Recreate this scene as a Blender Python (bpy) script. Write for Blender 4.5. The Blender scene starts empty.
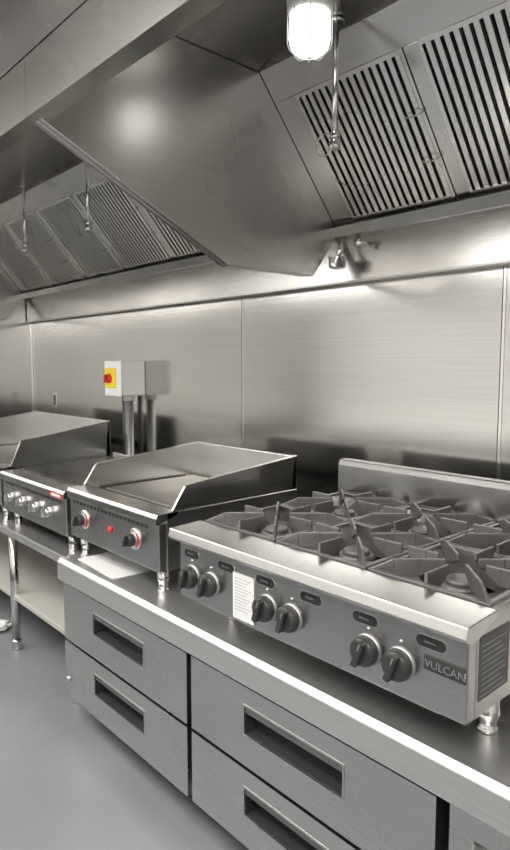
import bpy, bmesh, math, random
from mathutils import Vector, Matrix
random.seed(3)
CZ=1.38   # camera height; Z values below are mostly written relative to it
sc=bpy.context.scene
sc.view_settings.view_transform='Standard'
sc.view_settings.exposure=0.16

# ------------------------------------------------------------ materials
def nm(name):
    m=bpy.data.materials.new(name); m.use_nodes=True
    nt=m.node_tree; b=nt.nodes['Principled BSDF']; return m,nt,b
def plain(name,col,rough=.5,metal=0.,emit=0.,coat=0.):
    m,nt,b=nm(name)
    b.inputs['Base Color'].default_value=(*col,1); b.inputs['Roughness'].default_value=rough
    b.inputs['Metallic'].default_value=metal
    if emit:
        b.inputs['Emission Color'].default_value=(*col,1); b.inputs['Emission Strength'].default_value=emit
    return m
def steel(name,col=(.56,.545,.52),rough=.25,var=.10,brush='X',aniso=.0,bump=.03,smudge=1.6,wave=.2,metal=1,streak=.07):
    m,nt,b=nm(name); N=nt.nodes; L=nt.links
    b.inputs['Metallic'].default_value=metal
    tc=N.new('ShaderNodeTexCoord')
    mp=N.new('ShaderNodeMapping'); 
    sc_={'X':(1.5,260,260),'Y':(260,1.5,260),'Z':(260,260,1.5)}[brush]
    mp.inputs['Scale'].default_value=sc_
    L.new(tc.outputs['Object'],mp.inputs['Vector'])
    n1=N.new('ShaderNodeTexNoise'); n1.inputs['Scale'].default_value=1; n1.inputs['Detail'].default_value=3
    L.new(mp.outputs[0],n1.inputs['Vector'])
    n2=N.new('ShaderNodeTexNoise'); n2.inputs['Scale'].default_value=smudge; n2.inputs['Detail'].default_value=2
    L.new(tc.outputs['Object'],n2.inputs['Vector'])
    mr=N.new('ShaderNodeMapRange'); mr.inputs[1].default_value=.3; mr.inputs[2].default_value=.7
    mr.inputs[3].default_value=rough-var*.5; mr.inputs[4].default_value=rough+var*.5
    L.new(n2.outputs['Fac'],mr.inputs[0]); L.new(mr.outputs[0],b.inputs['Roughness'])
    mix=N.new('ShaderNodeMixRGB'); mix.inputs[1].default_value=(*[c*(1-streak) for c in col],1); mix.inputs[2].default_value=(*[min(1,c*(1+streak)) for c in col],1)
    L.new(n1.outputs['Fac'],mix.inputs[0]); L.new(mix.outputs[0],b.inputs['Base Color'])
    bp=N.new('ShaderNodeBump'); bp.inputs['Strength'].default_value=bump; bp.inputs['Distance'].default_value=.002
    L.new(n1.outputs['Fac'],bp.inputs['Height'])
    if wave:
        n3=N.new('ShaderNodeTexNoise'); n3.inputs['Scale'].default_value=1.3; n3.inputs['Detail'].default_value=0
        L.new(tc.outputs['Object'],n3.inputs['Vector'])
        bp2=N.new('ShaderNodeBump'); bp2.inputs['Strength'].default_value=wave; bp2.inputs['Distance'].default_value=.02
        L.new(n3.outputs['Fac'],bp2.inputs['Height']); L.new(bp2.outputs[0],bp.inputs['Normal'])
    L.new(bp.outputs[0],b.inputs['Normal'])
    if aniso:
        b.inputs['Anisotropic'].default_value=aniso
        c=N.new('ShaderNodeCombineXYZ'); c.inputs[0].default_value=1 if brush=='X' else 0; c.inputs[1].default_value=1 if brush=='Y' else 0; c.inputs[2].default_value=1 if brush=='Z' else 0
        L.new(c.outputs[0],b.inputs['Tangent'])
    return m
M={}
M['wall']=steel('brushed_wall_steel',(.60,.59,.57),.16,.03,'X',0,wave=.04,streak=.14)
M['hood']=steel('hood_steel',(.60,.585,.56),.26,.10,'Y',streak=.10,wave=.35)
M['rear']=steel('rear_plenum_steel',(.52,.51,.49),.24,.08,'X',streak=.10,wave=.2)
M['hoodx']=steel('hood_steel_x',(.66,.65,.63),.21,.06,'X',wave=.12,streak=.10)
M['steel']=steel('equipment_steel',(.67,.665,.65),.23,.06,'X',wave=.06,streak=.12)
M['face']=steel('panel_steel',(.56,.555,.548),.27,.06,'X',wave=.06,streak=.16)
M['counter']=steel('counter_steel',(.64,.635,.625),.34,.10,'X',wave=.06,metal=.85,streak=.14)
M['pol']=plain('polished_steel',(.74,.735,.72),.16,1)
M['lip']=plain('drip_lip_steel',(.45,.44,.42),.3,1)
M['baffle']=steel('baffle_steel',(.78,.765,.74),.26,.1,'Z',wave=0)
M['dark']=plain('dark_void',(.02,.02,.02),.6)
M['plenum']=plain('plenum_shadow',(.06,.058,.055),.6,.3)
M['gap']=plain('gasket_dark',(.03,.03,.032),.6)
M['black']=plain('black_knob',(.038,.037,.036),.34)
M['iron']=plain('cast_iron_grey',(.20,.195,.19),.38,.55)
M['bowl']=plain('burner_bowl',(.29,.285,.275),.34,.8)
M['burner']=plain('burner_head',(.22,.21,.20),.45,.5)
M['galv']=plain('galvanised',(.45,.45,.45),.4,.8)
M['white']=plain('white_paper',(.78,.78,.76),.6)
M['boxgrey']=plain('enclosure_grey',(.84,.85,.82),.45)
M['yellow']=plain('yellow_plate',(.90,.68,.03),.4)
M['red']=plain('red_knob',(.65,.02,.015),.35)
M['beige']=plain('shelf_beige',(.60,.58,.53),.45,.2)
M['jar']=plain('glass_jar_lit',(1,.985,.96),.3,0,2.3)
M['led']=plain('led_diffuser',(1,.98,.955),.4,0,7.0)
M['plate']=steel('griddle_plate',(.50,.47,.43),.36,.12,'Y',smudge=6,wave=.05)
M['rubber']=plain('rubber_black',(.03,.03,.03),.7)
M['label']=plain('label_dark',(.10,.10,.10),.5)
m,nt,b=nm('grey_epoxy_floor'); N=nt.nodes;L=nt.links
tc=N.new('ShaderNodeTexCoord'); n=N.new('ShaderNodeTexNoise'); n.inputs['Scale'].default_value=2.2; n.inputs['Detail'].default_value=7
L.new(tc.outputs['Object'],n.inputs['Vector']); cr=N.new('ShaderNodeValToRGB')
cr.color_ramp.elements[0].position=.3; cr.color_ramp.elements[0].color=(.222,.231,.242,1)
cr.color_ramp.elements[1].position=.75; cr.color_ramp.elements[1].color=(.285,.294,.305,1)
L.new(n.outputs['Fac'],cr.inputs[0]); L.new(cr.outputs[0],b.inputs['Base Color']); b.inputs['Roughness'].default_value=.36
n2=N.new('ShaderNodeTexNoise'); n2.inputs['Scale'].default_value=180; L.new(tc.outputs['Object'],n2.inputs['Vector'])
bp=N.new('ShaderNodeBump'); bp.inputs['Strength'].default_value=.15; bp.inputs['Distance'].default_value=.002
L.new(n2.outputs['Fac'],bp.inputs['Height']); L.new(bp.outputs[0],b.inputs['Normal'])
M['floor']=m
M['frp']=plain('white_wall_panel',(.80,.79,.77),.45)
M['frpd']=plain('grey_wall_panel',(.66,.655,.64),.4)
M['ceil']=steel('ceiling_steel',(.66,.65,.64),.28,.1,'X',wave=.1)

# ------------------------------------------------------------ mesh helpers
def group(name):
    e=bpy.data.objects.new(name,None); sc.collection.objects.link(e); return e
def finish(bm,name,mat,parent=None,bevel=0,smooth=False,seg=2):
    me=bpy.data.meshes.new(name); bmesh.ops.recalc_face_normals(bm,faces=bm.faces)
    bm.to_mesh(me); bm.free()
    o=bpy.data.objects.new(name,me); sc.collection.objects.link(o)
    mats=mat if isinstance(mat,list) else [mat]
    for k in mats: me.materials.append(M[k] if isinstance(k,str) else k)
    if smooth:
        for p in me.polygons: p.use_smooth=True
    if bevel:
        md=o.modifiers.new('bevel','BEVEL'); md.width=bevel; md.segments=seg; md.limit_method='ANGLE'
    if parent: o.parent=parent
    return o
def addbox(bm,x0,x1,y0,y1,z0,z1,mi=0):
    vs=[bm.verts.new((x,y,z)) for x in (x0,x1) for y in (y0,y1) for z in (z0,z1)]
    for f in [(0,1,3,2),(4,6,7,5),(0,4,5,1),(2,3,7,6),(0,2,6,4),(1,5,7,3)]:
        fc=bm.faces.new([vs[i] for i in f]); fc.material_index=mi
def box(name,x0,x1,y0,y1,z0,z1,mat,parent=None,bevel=.002,rel=True):
    if rel: z0+=CZ; z1+=CZ
    bm=bmesh.new(); addbox(bm,x0,x1,y0,y1,z0,z1); return finish(bm,name,mat,parent,bevel)
def addprism(bm,pts,axis,a,b_,mi=0):
    def P(p,t):
        return {'X':(t,p[0],p[1]),'Y':(p[0],t,p[1]),'Z':(p[0],p[1],t)}[axis]
    v0=[bm.verts.new(P(p,a)) for p in pts]; v1=[bm.verts.new(P(p,b_)) for p in pts]
    n=len(pts); fs=[bm.faces.new(v0),bm.faces.new(v1[::-1])]
    for i in range(n): fs.append(bm.faces.new([v0[i],v0[(i+1)%n],v1[(i+1)%n],v1[i]]))
    for f in fs: f.material_index=mi
def prism(name,pts,axis,a,b_,mat,parent=None,bevel=.0015,rel=True):
    if rel:
        if axis in 'XY': pts=[(p[0],p[1]+CZ) for p in pts]
        else: a+=CZ;b_+=CZ
    bm=bmesh.new(); addprism(bm,pts,axis,a,b_); return finish(bm,name,mat,parent,bevel)
def addcyl(bm,p0,p1,r0,r1=None,seg=24,mi=0,caps=True):
    if r1 is None: r1=r0
    p0=Vector(p0);p1=Vector(p1); d=(p1-p0).normalized()
    a=d.orthogonal().normalized(); c=d.cross(a)
    A=[];B=[]
    for i in range(seg):
        t=2*math.pi*i/seg; q=a*math.cos(t)+c*math.sin(t)
        A.append(bm.verts.new(p0+q*r0)); B.append(bm.verts.new(p1+q*r1))
    for i in range(seg):
        f=bm.faces.new([A[i],A[(i+1)%seg],B[(i+1)%seg],B[i]]); f.smooth=True; f.material_index=mi
    if caps:
        f=bm.faces.new(A[::-1]); f.material_index=mi; f=bm.faces.new(B); f.material_index=mi
def R(p): return (p[0],p[1],p[2]+CZ)
def cyl(name,p0,p1,r0,mat,parent=None,r1=None,seg=24,bevel=0):
    bm=bmesh.new(); addcyl(bm,R(p0),R(p1),r0,r1,seg); return finish(bm,name,mat,parent,bevel)
def lathe(name,prof,center,mat,parent=None,seg=32,axis='Z',sign=1):
    bm=bmesh.new(); rings=[]
    c=Vector(R(center))
    for r,h in prof:
        ring=[]
        for i in range(seg):
            t=2*math.pi*i/seg
            if axis=='Z': p=Vector((r*math.cos(t),r*math.sin(t),h*sign))
            elif axis=='Y': p=Vector((r*math.cos(t),h*sign,r*math.sin(t)))
            else: p=Vector((h*sign,r*math.cos(t),r*math.sin(t)))
            ring.append(bm.verts.new(c+p))
        rings.append(ring)
    for a,b_ in zip(rings,rings[1:]):
        for i in range(seg):
            f=bm.faces.new([a[i],a[(i+1)%seg],b_[(i+1)%seg],b_[i]]); f.smooth=True
    bm.faces.new(rings[0]); bm.faces.new(rings[-1][::-1])
    return finish(bm,name,mat,parent)
def tube(name,pts,r,mat,parent=None,cyclic=False,res=6):
    cu=bpy.data.curves.new(name,'CURVE'); cu.dimensions='3D'; cu.bevel_depth=r; cu.bevel_resolution=3
    sp=cu.splines.new('POLY'); sp.points.add(len(pts)-1)
    for q,p in zip(sp.points,pts): q.co=(*R(p),1)
    sp.use_cyclic_u=cyclic
    o=bpy.data.objects.new(name,cu); sc.collection.objects.link(o); cu.materials.append(M[mat])
    if parent:o.parent=parent
    return o

# ------------------------------------------------------------ room
XL,XR,YB,YF=-4.47,1.6,1.87,-1.15
CEIL=.75
box('floor',XL-.1,XR+.1,YF-.1,YB+.1,-.1,0,'floor',rel=False,bevel=0)
box('wall_back',XL-.1,XR+.1,YB,YB+.1,0,CZ+1.1,'wall',rel=False,bevel=0)
box('wall_left',XL-.1,XL,YF,YB,0,CZ+1.1,'wall',rel=False,bevel=0)
box('wall_right',XR,XR+.1,YF,YB,0,CZ+1.1,'frp',rel=False,bevel=0)
box('wall_front',XL,XR,YF-.1,YF,0,CZ+1.1,'frpd',rel=False,bevel=0)
box('ceiling',XL,XR,YF,.66,CEIL,CEIL+.06,'ceil',bevel=0)
for i,x in enumerate((-2.143,-.925,.295)):
    box('trim_%d'%(i+1),x-.005,x+.005,YB-.003,YB,-1.38,.30,'pol',bevel=.001)
    box('trim_%d'%(i+5),x-.006,x-.0035,YB-.0035,YB-.003,-1.38,.30,'gap',bevel=0)
box('trim_4',XL,XL+.012,YB-.012,YB,-1.38,.30,'pol')
# ceiling lights over the aisle
for i,(xa,xb) in enumerate(((-4.2,-2.65),(-2.35,-.8),(-.5,1.05))):
    g=group('ceiling_light' if i==0 else 'ceiling_light.%03d'%i)
    box('housing',xa-.03,xb+.03,-.63,.38,CEIL-.02,CEIL,'boxgrey',g)
    box('diffuser',xa,xb,-.60,.35,CEIL-.028,CEIL-.02,'led',g)
# unseen white table, added opposite to reflect as a streak in wall_back
g=group('added_reflector_table')
box('top',-4.2,1.3,YF+.01,-.72,-.61,-.56,'white',g,.004)
box('reflector_strip',-4.2,1.3,YF+.01,YF+.03,-.56,-.40,'white',g,.004)  # white strip added to widen the reflected streak
box('undershelf',-4.1,1.2,YF+.05,-.76,-1.12,-1.10,'steel',g)
for i,lx in enumerate((-4.1,-2.4,-.6,1.2)):
    for j,ly in enumerate((YF+.07,-.78)): cyl('leg_%d_%d'%(i,j),(lx,ly,-.61),(lx,ly,-1.38),.02,'pol',g)

# ------------------------------------------------------------ exhaust hoods
B=Vector((1.825,.483)); T=Vector((1.424,.935)); E=(T-B).normalized(); LEN=(T-B).length
NN=Vector((-abs(E.y),-abs(E.x)))
def S(v,w): # slope coordinates -> (y,z)
    return B+E*v+NN*w
def slab(bm,x0,x1,v0,v1,w0,w1,mi=0):
    pts=[S(v0,w0),S(v1,w0),S(v1,w1),S(v0,w1)]
    addprism(bm,[(p.x,p.y+CZ) for p in pts],'X',x0,x1,mi)
def hood(name,xa,xb,jar_x,noz):
    g=group(name)
    poly=[(.687,.608),(.687,.935),(1.424,.935),(1.825,.483),(1.69,.318),(1.294,.314)]
    prism('end_panel_left',poly,'X',xa,xa+.02,'hood',g,.003)
    prism('end_panel_right',poly,'X',xb-.02,xb,'hood',g,.003)
    box('front_panel',xa,xb,.662,.687,.608,.935,'hoodx',g,0)
    box('front_lip',xa,xb,.687,.712,.608,.622,'hoodx',g,0)
    box('canopy_top',xa,xb,.66,YB-.005,.936,.956,'hoodx',g)
    box('rear_panel',xa,xb,1.835,YB-.005,.305,.50,'rear',g,0)
    prism('grease_trough',[(1.79,.478),(1.84,.478),(1.84,.47),(1.785,.462),(1.77,.495),(1.776,.497)],'X',xa+.02,xb-.02,'hoodx',g)
    box('drip_lip',xa,xb,1.815,1.836,.302,.308,'lip',g,0)
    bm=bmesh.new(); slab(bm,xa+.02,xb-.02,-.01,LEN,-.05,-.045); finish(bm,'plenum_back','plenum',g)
    bm=bmesh.new(); slab(bm,xa+.02,xb-.02,.50,LEN,-.01,.0); slab(bm,xa+.02,xb-.02,-.02,.045,-.01,.0)
    slab(bm,xa+.02,xa+.115,.045,.50,-.01,.0)
    fw=.405; gapw=.045; x=xa+.115
    fx=[]
    while x+fw<=xb-.03:
        fx.append(x); slab(bm,x+fw,min(x+fw+gapw,xb-.02),.045,.50,-.01,.004); x+=fw+gapw
    if x<xb-.02: slab(bm,x,xb-.02,.045,.50,-.01,.0)
    finish(bm,'filter_frame','hoodx',g,.001)
    bm=bmesh.new(); bh=bmesh.new()
    for x in fx:
        a=x+.002;b_=x+fw-.002
        for (p,q) in ((a,a+.010),(b_-.010,b_)): slab(bm,p,q,.045,.50,-.025,.008)
        slab(bm,a,b_,.045,.057,-.025,.007); slab(bm,a,b_,.488,.50,-.025,.007)
        nb=14; w=(b_-a-.020)/nb
        for i in range(nb):
            c=a+.010+w*(i+.5)
            slab(bm,c-w*.30,c+w*.30,.057,.488,-.002,.001)
            slab(bm,c-w*.30,c-w*.30+.0012,.057,.488,-.012,.001)
            slab(bm,c+w*.30-.0012,c+w*.30,.057,.488,-.012,.001)
            slab(bm,c+w*.5-w*.24,c+w*.5+w*.24,.057,.488,-.034,-.031,1)
        for v in (.19,.33):
            for k in range(10):
                t0=math.pi*k/10;t1=math.pi*(k+1)/10
                def q(t):
                    yz=S(v-.004,.008+.022*math.sin(t)); return (b_-.03+.03*math.cos(t),yz.x,yz.y+CZ)
                addcyl(bh,q(t0),q(t1),.0026,seg=8)
    finish(bm,'baffle_filters',['baffle','galv'],g); finish(bh,'filter_handles','pol',g)
    y=1.22
    cyl('light_base',(jar_x,y,.935),(jar_x,y,.905),.058,'boxgrey',g)
    lathe('light_collar',[(.054,0),(.058,-.005),(.058,-.02),(.052,-.028)],(jar_x,y,.905),'boxgrey',g)
    lathe('jar',[(.046,0),(.052,-.02),(.053,-.065),(.048,-.085),(.036,-.098),(.015,-.106),(.004,-.107)],(jar_x,y,.884),'jar',g)
    bm=bmesh.new()
    for k in range(8):
        t=2*math.pi*k/8; pr=[(.056,.88),(.057,.812),(.052,.794),(.035,.779),(.0,.773)]
        for (r0,z0),(r1,z1) in zip(pr,pr[1:]):
            addcyl(bm,(jar_x+r0*math.cos(t),y+r0*math.sin(t),z0+CZ),(jar_x+r1*math.cos(t),y+r1*math.sin(t),z1+CZ),.0012,seg=6)
    finish(bm,'jar_guard','boxgrey',g)
    for i,nx in enumerate(noz):
        ny=1.373
        cyl('nozzle_pipe_%d'%i,(nx,ny,.935),(nx,ny,.64),.0085,'pol',g,seg=16)
        cyl('pipe_flange_%d'%i,(nx,ny,.935),(nx,ny,.925),.024,'pol',g)
        lathe('nozzle_%d'%i,[(.009,0),(.014,-.004),(.014,-.018),(.011,-.022),(.016,-.028),(.016,-.046),(.008,-.052)],(nx,ny,.645),'pol',g,20)
        tube('cap_ring_%d'%i,[(nx-.02+.03*math.cos(t),ny-.02,.608+.03*math.sin(t)) for t in [2*math.pi*k/24 for k in range(24)]],.0018,'pol',g,True)
    return g
h1=hood('exhaust_hood',-1.57,1.58,-1.14,[-1.185,.35])
h2=hood('exhaust_hood.001',-4.455,-1.571,-2.0,[-3.32,-2.62])
g=h1
lathe('grease_cup',[(.02,-.0),(.030,.004),(.032,.038),(.034,.040),(.030,.040),(.027,.01),(.001,.009)],(-1.50,1.76,.345),'pol',g,24)
cyl('cup_stem',(-1.50,1.76,.38),(-1.50,1.80,.47),.009,'pol',g)
cyl('low_pipe',(-1.42,1.84,.43),(-1.42,1.78,.435),.007,'pol',g)
lathe('low_nozzle',[(.008,0),(.013,-.003),(.013,-.018),(.010,-.024),(.007,-.028)],(-1.42,1.78,.443),'pol',g,20)

# ------------------------------------------------------------ refrigerated chef base
def drawer(g,tag,xa,xb,za,zb,yf,rw=.325):
    xm=(xa+xb)/2; zm=(za+zb)/2+.005; hw=rw/2; hh=.037
    rx0,rx1,rz0,rz1=xm-hw,xm+hw,zm-hh+.012,zm+hh+.012
    bm=bmesh.new(); Z=CZ
    t=.045
    addbox(bm,xa,rx0,yf,yf+t,za+Z,zb+Z); addbox(bm,rx1,xb,yf,yf+t,za+Z,zb+Z)
    addbox(bm,rx0,rx1,yf,yf+t,za+Z,rz0+Z); addbox(bm,rx0,rx1,yf,yf+t,rz1+Z,zb+Z)
    bmesh.ops.remove_doubles(bm,verts=bm.verts,dist=1e-5)
    finish(bm,'drawer_front_'+tag,'face',g)
    bm=bmesh.new(); w=.006
    for b_ in ((rx0-w,rx1+w,rz1,rz1+w),(rx0-w,rx1+w,rz0-w,rz0),(rx0-w,rx0,rz0,rz1),(rx1,rx1+w,rz0,rz1)):
        addbox(bm,b_[0],b_[1],yf-.002,yf+.001,b_[2]+Z,b_[3]+Z)
    finish(bm,'handle_frame_'+tag,'face',g,.001)
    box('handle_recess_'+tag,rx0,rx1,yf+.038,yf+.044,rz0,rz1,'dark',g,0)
    prism('handle_grip_'+tag,[(yf+.002,rz1),(yf+.030,rz1),(yf+.030,rz1-.006),(yf+.008,rz1-.018),(yf+.002,rz1-.018)],'X',rx0+.001,rx1-.001,'label',g,.001)
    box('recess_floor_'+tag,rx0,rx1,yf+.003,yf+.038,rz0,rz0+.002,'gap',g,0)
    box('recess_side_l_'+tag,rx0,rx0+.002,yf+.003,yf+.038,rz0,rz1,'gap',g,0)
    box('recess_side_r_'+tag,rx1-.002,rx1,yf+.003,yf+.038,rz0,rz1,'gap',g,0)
g=group('refrigerated_chef_base')
x0,x1=-2.193,.25; yf=.985
prism('worktop',[(yf,-.735),(yf+.012,-.72),(yf+.02,-.72),(1.80,-.72),(1.80,-.80),(yf,-.80)],'X',x0,x1,'counter',g,.003)
box('cabinet_body',x0+.02,x1-.02,yf+.085,1.78,-1.262,-.80,'gap',g,0)
box('side_panel_left',x0+.005,x0+.022,yf+.07,1.79,-1.268,-.80,'face',g)
box('bottom_rail',x0+.012,x1-.012,yf+.065,yf+.095,-1.285,-1.255,'face',g)
yd=1.005
for tag,(a,b_) in {'a':(-2.188,-1.400),'b':(-1.378,-.595)}.items():
    drawer(g,tag+'1',a,b_,-1.032,-.818,yd)
    drawer(g,tag+'2',a,b_,-1.255,-1.042,yd)
    for k in (0,1):
        za,zb=((-1.022,-.828),(-1.245,-1.052))[k]
        box('gasket_%s%d'%(tag,k),a+.01,b_-.01,yd+.045,yd+.07,za,zb,'rubber',g,0)
cyl('lock',(-2.165,yd-.006,-1.19),(-2.165,yd+.002,-1.19),.010,'pol',g)
a,b_=-.573,.235
box('machine_panel_top',a,b_,yf+.03,yf+.06,-.87,-.818,'face',g)
box('machine_panel_left',a,a+.05,yf+.03,yf+.06,-1.255,-.87,'face',g)
box('machine_panel_right',b_-.05,b_,yf+.03,yf+.06,-1.255,-.87,'face',g)
box('machine_panel_bottom',a+.05,b_-.05,yf+.03,yf+.06,-1.255,-1.20,'face',g)
box('machine_back',a+.05,b_-.05,yf+.07,yf+.08,-1.2,-.87,'dark',g)
for i in range(14):
    z=-.89-i*.0225
    prism('louvre_%d'%i,[(yf+.032,z),(yf+.06,z+.014),(yf+.062,z+.012),(yf+.034,z-.003)],'X',a+.05,b_-.05,'steel',g,0)
for i,(cx,cy) in enumerate(((-2.1,1.12),(-1.0,1.12),(.12,1.12),(-2.1,1.7),(-1.0,1.7),(.12,1.7))):
    cyl('caster_stem_%d'%i,(cx,cy,-1.285),(cx,cy,-1.33),.012,'pol',g)
    box('caster_fork_%d'%i,cx-.02,cx+.02,cy-.022,cy+.022,-1.33,-1.322,'galv',g)
    cyl('caster_wheel_%d'%i,(cx-.014,cy,-1.345),(cx+.014,cy,-1.345),.035,'rubber',g)

# ------------------------------------------------------------ six-burner range
g=group('gas_hotplate_range')
rx0,rx1=-1.397,-.512; zt=-.443; zb=-.636; yl=.945; yfc=.98; yb=1.69; TOP=-.72
prism('front_ledge',[(yl,zt-.022),(yl+.006,zt),(1.055,zt+.004),(1.055,zt-.01),(yfc,zt-.036),(yl+.004,zt-.028)],'X',rx0,rx1,'steel',g,.002)
slots=[-1.335,-1.19,-1.045,-.899,-.751,-.600]
box('control_panel',rx0+.008,rx1-.014,yfc,yfc+.03,zb,zt-.03,'face',g,.003)
bm=bmesh.new(); bm2=bmesh.new()
def stadium(cx,cz,w,h,n=8):
    pts=[];r=h/2
    for k in range(n+1):
        t=-math.pi/2+math.pi*k/n; pts.append((cx+w/2-r+r*math.cos(t),cz+r*math.sin(t)))
    for k in range(n+1):
        t=math.pi/2+math.pi*k/n; pts.append((cx-w/2+r+r*math.cos(t),cz+r*math.sin(t)))
    return pts
for s in slots:
    addprism(bm,[(p[0],p[1]+CZ) for p in stadium(s,-.508,.062,.021)],'Y',yfc-.0015,yfc+.002)
    addprism(bm2,[(p[0],p[1]+CZ) for p in stadium(s,-.508,.066,.025)],'Y',yfc-.0008,yfc+.002)
finish(bm,'vent_slots','dark',g); finish(bm2,'slot_rims','pol',g)
bm=bmesh.new()
for s in slots: addcyl(bm,(s-.014,yfc-.0005,-.508+CZ),(s+.010,yfc-.0005,-.509+CZ),.0028,seg=10)
finish(bm,'pilot_tubes','label',g)
def knob(g,tag,x,y,z,r=.0275,col='black',ang=20):
    lathe('knob_bezel_'+tag,[(r*1.04,0),(r*1.04,-.003),(r*.9,-.005)],(x,y,z),'galv',g,28,'Y')
    lathe('knob_'+tag,[(r*.92,-.004),(r,-.008),(r*.97,-.020),(r*.86,-.026),(r*.5,-.027),(.001,-.027)],(x,y,z),col,g,28,'Y')
    bm=bmesh.new(); addbox(bm,-r*.22,r*.22,-.040,-.018,-r*.92,r*.92)
    o=finish(bm,'knob_grip_'+tag,col,g,.003); o.location=R((x,y,z)); o.rotation_euler=(0,math.radians(ang),0)
    bm=bmesh.new(); addbox(bm,-r*.05,r*.05,-.0408,-.0395,r*.35,r*.85)
    o=finish(bm,'knob_mark_'+tag,'galv',g); o.location=R((x,y,z)); o.rotation_euler=(0,math.radians(ang),0)
for i,kx in enumerate((-1.333,-1.25,-1.037,-.957,-.742,-.664)):
    knob(g,str(i),kx,yfc,-.569,.031)
    lathe('pilot_screw_%d'%i,[(.004,0),(.004,-.002),(.001,-.003)],(kx,yfc,-.526),'pol',g,12,'Y')
box('paper_label',-1.160,-1.082,yfc-.003,yfc-.001,-.628,-.512,'white',g,0)
bm=bmesh.new()
for i in range(11): addbox(bm,-1.152,-1.092-.01*(i%3),yfc-.0036,yfc-.003,-.525-.008*i+CZ,-.5235-.008*i+CZ)
finish(bm,'label_print','galv',g)
prism('side_left',[(yfc+.03,zb),(1.67,zb),(1.67,zt),(1.05,zt+.002),(yfc+.03,zt-.01)],'X',rx0+.008,rx0+.016,'face',g)
prism('side_right',[(yfc+.03,zb),(1.67,zb),(1.67,zt),(1.05,zt+.002),(yfc+.03,zt-.01)],'X',rx1-.022,rx1-.014,'face',g)
box('base_pan',rx0+.016,rx1-.022,yfc+.03,1.67,zb,zb+.01,'face',g)
box('lower_skirt',rx0+.05,rx1-.08,yfc+.02,yfc+.05,zb-.014,zb,'steel',g)
box('drip_tray',rx0+.016,rx1-.016,1.05,1.65,zt-.075,zt-.07,'bowl',g)
prism('back_riser',[(1.655,zb),(1.655,zt+.10),(1.665,zt+.118),(1.70,zt+.118),(1.70,zb)],'X',rx0+.0,rx1+.0,'steel',g,.003)
for i,(lx,ly) in enumerate(((rx0+.08,1.12),(rx1-.05,1.13),(rx0+.08,1.6),(rx1-.08,1.6))):
    lathe('leg_%d'%i,[(.022,0),(.022,-.04),(.024,-.045),(.018,-.06),(.016,TOP-zb+.012),(.02,TOP-zb+.010),(.02,TOP-zb)],(lx,ly,zb),'pol',g,24)
cu=bpy.data.curves.new('badge_text','FONT'); cu.body='VULCAN'; cu.size=.021; cu.extrude=.0012; cu.align_x='CENTER'; cu.space_character=1.0
o=bpy.data.objects.new('badge_text',cu); sc.collection.objects.link(o); cu.materials.append(M['pol']); o.parent=g
o.location=R((-.568,yfc-.004,-.553)); o.rotation_euler=(math.pi/2,0,0)
box('badge_plate',-.613,-.528,yfc-.003,yfc,-.560,-.532,'black',g,.001)
xs=rx1-.014
box('rating_plate',xs-.001,xs+.0015,1.02,1.13,-.605,-.485,'label',g,0)
bm=bmesh.new()
for i in range(10): addbox(bm,xs+.001,xs+.0022,1.027,1.12-.012*(i%3),-.598+.0105*i+CZ,-.5965+.0105*i+CZ)
finish(bm,'rating_print','galv',g)
cw=(rx1-rx0-.03)/3; cd=(1.65-1.058)/2
bm=bmesh.new(); bw=bmesh.new(); bb=bmesh.new()
def fin(bm,cx,cy,ang,r0,r1,prof,t=.0045):
    c,s=math.cos(ang),math.sin(ang)
    L_=[];
    for f,zl,zh in prof:
        r=r0+(r1-r0)*f; L_.append((r,zl,zh))
    for (ra,la,ha),(rb,lb,hb) in zip(L_,L_[1:]):
        vs=[]
        for r,l,h in ((ra,la,ha),(rb,lb,hb)):
            for sg in (-1,1):
                tt=t*sg
                vs.append(bm.verts.new((cx+r*c-tt*s,cy+r*s+tt*c,l)))
                vs.append(bm.verts.new((cx+r*c-tt*s*.7,cy+r*s+tt*c*.7,h)))
        for f in [(0,1,3,2),(4,6,7,5),(0,4,5,1),(2,3,7,6),(0,2,6,4),(1,5,7,3)]: bm.faces.new([vs[i] for i in f])
z0=zt+CZ-.004
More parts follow.
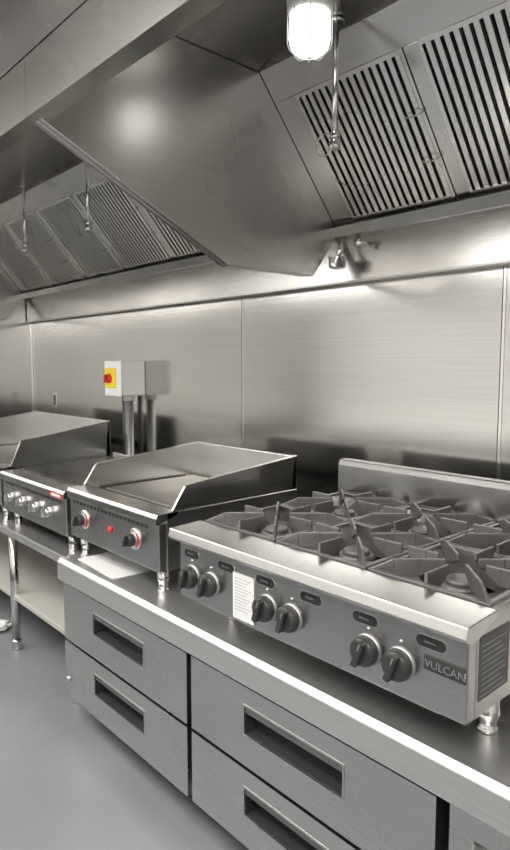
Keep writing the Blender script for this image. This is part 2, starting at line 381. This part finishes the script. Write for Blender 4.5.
for i in range(3):
    for j in range(2):
        cx=rx0+.015+cw*(i+.5); cy=1.058+cd*(j+.5); hx=cw/2-.003; hy=cd/2-.003
        for (a,b_,c,d) in ((cx-hx,cx+hx,cy-hy,cy-hy+.013),(cx-hx,cx+hx,cy+hy-.013,cy+hy),(cx-hx,cx-hx+.013,cy-hy+.013,cy+hy-.013),(cx+hx-.013,cx+hx,cy-hy+.013,cy+hy-.013)):
            addbox(bm,a,b_,c,d,z0-.004,z0+.012)
        n=32; outer=[];inner=[];lip=[]
        for k in range(n):
            t=2*math.pi*(k+.5)/n; c,s=math.cos(t),math.sin(t)
            m_=min((hx-.012)/max(abs(c),1e-6),(hy-.012)/max(abs(s),1e-6))
            outer.append(bw.verts.new((cx+m_*c,cy+m_*s,z0+.006)))
            inner.append(bw.verts.new((cx+.088*c,cy+.088*s,z0-.012)))
            lip.append(bw.verts.new((cx+.083*c,cy+.083*s,z0-.045)))
        for k in range(n):
            k2=(k+1)%n
            bw.faces.new([outer[k],outer[k2],inner[k2],inner[k]]); bw.faces.new([inner[k],inner[k2],lip[k2],lip[k]])
        for k in range(4):
            ad=math.atan2(hy*(1 if k<2 else -1),hx*(1 if k in(0,3) else -1))
            fin(bm,cx,cy,ad,.035,math.hypot(hx,hy)-.01,[(0,z0+.018,z0+.034),(.35,z0-.004,z0+.034),(.7,z0-.004,z0+.034),(1,z0-.004,z0+.014)])
            am=k*math.pi/2; rr=(hx if k%2==0 else hy)-.006
            fin(bm,cx,cy,am,.055,rr,[(0,z0+.018,z0+.034),(.4,z0-.004,z0+.034),(1,z0-.004,z0+.034)])
        for (r0,r1,za,zb_) in ((.05,.048,z0-.062,z0-.03),(.048,.040,z0-.03,z0-.018),(.034,.030,z0-.018,z0-.008)):
            addcyl(bb,(cx,cy,za),(cx,cy,zb_),r0,r1,28)
finish(bm,'cast_iron_grates','iron',g,.0015); finish(bw,'aeration_bowls','bowl',g); finish(bb,'burners','burner',g)

# ------------------------------------------------------------ griddle
def griddle(name,x0,x1,yf,yb,zb,zt,ztop_b,ztop_f,legz,knobs,leds):
    g=group(name)
    box('control_panel',x0,x1,yf,yf+.03,zb,zt-.03,'face',g,.003)
    prism('front_ledge',[(yf-.012,zt-.035),(yf-.012,zt-.012),(yf-.004,zt),(yf+.075,zt),(yf+.075,zt-.01),(yf,zt-.035)],'X',x0,x1,'steel',g,.002)
    bm=bmesh.new(); n=int((x1-x0-.06)/.026)
    for i in range(n):
        cx=x0+.04+i*.026
        addprism(bm,[(p[0],p[1]+CZ) for p in stadium(cx,zt-.050,.017,.012,5)],'Y',yf-.001,yf+.002)
    finish(bm,'vent_perforations','dark',g)
    box('side_left',x0,x0+.006,yf+.03,yb,zb,zt,'face',g); box('side_right',x1-.006,x1,yf+.03,yb,zb,zt,'face',g)
    box('bottom_pan',x0+.006,x1-.006,yf+.03,yb,zb,zb+.01,'face',g)
    box('back_panel',x0,x1,yb-.008,yb,zb+.01,zt,'face',g)
    box('grease_trough',x0+.012,x1-.012,yf+.075,yf+.12,zt-.06,zt-.055,'steel',g)
    box('deck_surround',x0+.012,x1-.012,yf+.12,yb-.03,zt-.055,zt-.030,'steel',g,.001)
    box('cooking_plate',x0+.035,x1-.035,yf+.13,yb-.06,zt-.030,zt-.014,'plate',g,.003)
    for tag,xa,xb in (('left',x0+.004,x0+.012),('right',x1-.012,x1-.004)):
        prism('splash_'+tag,[(yf+.055,zt-.01),(yf+.055,zt+.004),(yf+.105,ztop_f),(yb-.004,ztop_b),(yb-.004,zt-.055),(yf+.08,zt-.055),(yf+.08,zt-.01)],'X',xa,xb,'steel',g,.001)
        prism('splash_hem_'+tag,[(yf+.105,ztop_f-.002),(yf+.105,ztop_f+.003),(yb,ztop_b+.003),(yb,ztop_b-.002)],'X',xa-.003,xb+.003,'steel',g,.001)
    prism('splash_back',[(yb-.03,zt-.04),(yb-.012,ztop_b),(yb,ztop_b+.003),(yb,zt-.04)],'X',x0+.004,x1-.004,'steel',g,.001)
    for i,(lx,ly) in enumerate(((x0+.04,yf+.04),(x1-.04,yf+.04),(x0+.04,yb-.05),(x1-.04,yb-.05))):
        lathe('leg_%d'%i,[(.018,0),(.018,-.03),(.020,-.034),(.015,-.045),(.015,legz-zb+.008),(.019,legz-zb+.006),(.019,legz-zb)],(lx,ly,zb),'pol',g,20)
    for i,kx in enumerate(knobs):
        lathe('dial_%d'%i,[(.036,0),(.036,-.003),(.033,-.006),(.001,-.006)],(kx,yf,(zb+zt)/2-.012),'pol',g,28,'Y')
        prism('dial_red_arc_%d'%i,[(kx+r_*math.cos(t_),(zb+zt)/2-.012+r_*math.sin(t_)) for r_,ts in ((.034,[math.radians(-50+20*q_) for q_ in range(6)]),(.026,[math.radians(50-20*q_) for q_ in range(6)])) for t_ in ts],'Y',yf-.0068,yf-.006,'red',g,0)
        knob(g,'k%d'%i,kx,yf-.006,(zb+zt)/2-.012,.022)
    for i,kx in enumerate(leds):
        lathe('indicator_%d'%i,[(.012,0),(.012,-.004),(.008,-.008),(.001,-.009)],(kx,yf,(zb+zt)/2-.012),'red',g,16,'Y')
    return g
griddle('countertop_griddle',-2.205,-1.60,1.05,1.665,-.645,-.460,-.338,-.384,-.7195,(-2.09,-1.74),(-1.90,))

# ------------------------------------------------------------ equipment stand
g=group('equipment_stand')
x0,x1,yf,yb,top=-4.15,-2.25,1.05,1.76,-.75
box('top',x0,x1,yf,yb,top-.035,top,'counter',g,.004)
box('undershelf',x0+.03,x1-.03,yf+.05,yb-.03,-1.125,-1.10,'beige',g,.003)
k=0
for lx in (x0+.05,-2.955,x1-.06):
    for ly in (yf+.06,yb-.06):
        cyl('leg_%d'%k,(lx,ly,top-.035),(lx,ly,-1.33),.020,'pol',g)
        lathe('foot_%d'%k,[(.021,0),(.024,-.008),(.017,-.03),(.024,-.044),(.024,-.05)],(lx,ly,-1.33),'pol',g,20); k+=1
# ------------------------------------------------------------ charbroiler
g=group('charbroiler')
x0,x1,yf,yb=-2.945,-2.285,1.07,1.66; zb,zt=-.675,-.492
box('control_panel',x0,x1,yf,yf+.03,zb,zt-.03,'face',g,.003)
prism('front_ledge',[(yf-.012,zt-.035),(yf-.012,zt-.012),(yf-.004,zt),(yf+.07,zt),(yf+.07,zt-.01),(yf,zt-.035)],'X',x0,x1,'steel',g,.002)
bm=bmesh.new()
for i in range(23): addprism(bm,[(p[0],p[1]+CZ) for p in stadium(x0+.04+i*.026,zt-.050,.017,.012,5)],'Y',yf-.001,yf+.002)
finish(bm,'vent_perforations','dark',g)
box('side_left',x0,x0+.008,yf+.03,yb,zb,zt+.0,'face',g); box('side_right',x1-.008,x1,yf+.03,yb,zb,zt+.0,'face',g)
box('fire_box',x0+.008,x1-.008,yf+.07,yb-.01,zb,zb+.08,'dark',g,0)
box('back_splash',x0,x1,yb-.01,yb,zb,zt+.03,'steel',g)
bm=bmesh.new(); n=17
for i in range(n):
    cx=x0+.02+(x1-x0-.04)*i/(n-1)
    addbox(bm,cx-.0055,cx+.0055,yf+.075,yb-.02,zt-.002+CZ,zt+.008+CZ)
for yy in (yf+.08,yf+.26,(yf+yb)/2+.09,yb-.03): addbox(bm,x0+.015,x1-.015,yy-.005,yy+.005,zt-.012+CZ,zt-.002+CZ)
finish(bm,'cooking_grate','steel',g)
for i,kx in enumerate((-2.83,-2.70,-2.56,-2.43)):
    knob(g,'c%d'%i,kx,yf,-.60,.021,'pol')
for i,(lx,ly) in enumerate(((x0+.05,yf+.05),(x1-.05,yf+.05),(x0+.05,yb-.06),(x1-.05,yb-.06))):
    lathe('leg_%d'%i,[(.018,0),(.018,-.03),(.02,-.034),(.015,-.05),(.018,-.07),(.018,-.0745)],(lx,ly,zb),'pol',g,20)
box('warning_label',-2.40,-2.29,yf-.0135,yf-.0122,zt-.032,zt-.014,'red',g,0)
box('warning_label_text',-2.385,-2.305,yf-.014,yf-.0135,zt-.028,zt-.018,'white',g,0)
griddle('countertop_griddle.001',-3.95,-2.98,1.07,1.66,-.67,-.485,-.298,-.37,-.7495,(-3.8,-3.5,-3.2),())

# ------------------------------------------------------------ isolator switch on wall
g=group('isolator_switch')
box('enclosure',-3.13,-2.96,1.725,YB-.001,-.165,.02,'boxgrey',g,.006)
box('lid',-3.133,-2.957,1.715,1.727,-.168,.023,'boxgrey',g,.004)
box('yellow_plate',-3.118,-3.005,1.708,1.716,-.125,-.015,'yellow',g,.006)
lathe('rotary_base',[(.026,0),(.026,-.010),(.022,-.016),(.001,-.016)],(-3.067,1.708,-.073),'red',g,24,'Y')
box('rotary_handle',-3.073,-3.061,1.675,1.693,-.095,-.051,'red',g,.003)
cyl('gland',(-3.02,1.80,-.165),(-3.02,1.80,-.195),.032,'boxgrey',g)
cyl('conduit',(-3.02,1.80,-.19),(-3.02,1.80,-1.38),.023,'galv',g)
cyl('conduit_small',(-3.10,1.82,-.165),(-3.10,1.82,-1.38),.014,'label',g)
g=group('wall_outlet')
box('cover_plate',-4.13,-4.08,YB-.006,YB,-.29,-.19,'pol',g)
box('socket',-4.12,-4.09,YB-.009,YB-.005,-.275,-.205,'label',g)

# ------------------------------------------------------------ papers
bm=bmesh.new()
c=[(-2.125,1.035),(-1.84,1.02),(-1.82,1.24),(-2.12,1.26)]
addprism(bm,c,'Z',CZ-.72+.0005,CZ-.72+.0018); finish(bm,'instruction_sheet','white')
bm=bmesh.new(); bmesh.ops.create_icosphere(bm,subdivisions=3,radius=.05)
for v in bm.verts:
    v.co*=random.uniform(.72,1.08); v.co.z*=.55
zm=min(v.co.z for v in bm.verts)
for v in bm.verts: v.co+=Vector((-3.22,1.13,-zm+.0005))
finish(bm,'crumpled_paper','white')

w=bpy.data.worlds.new('room_world'); sc.world=w; w.use_nodes=True
w.node_tree.nodes['Background'].inputs[0].default_value=(.5,.5,.5,1); w.node_tree.nodes['Background'].inputs[1].default_value=.2

# ------------------------------------------------------------ camera
cam=bpy.data.cameras.new('camera'); co=bpy.data.objects.new('camera',cam); sc.collection.objects.link(co); sc.camera=co
F=625.0; cam.sensor_fit='VERTICAL'; cam.sensor_height=36; cam.lens=F/850*36; cam.clip_start=.02
co.location=(0,0,CZ)
th=math.radians(47.8); pit=math.radians(5.48)
fwd=Vector((-math.sin(th)*math.cos(pit),math.cos(th)*math.cos(pit),-math.sin(pit)))
co.rotation_euler=fwd.to_track_quat('-Z','Y').to_euler()
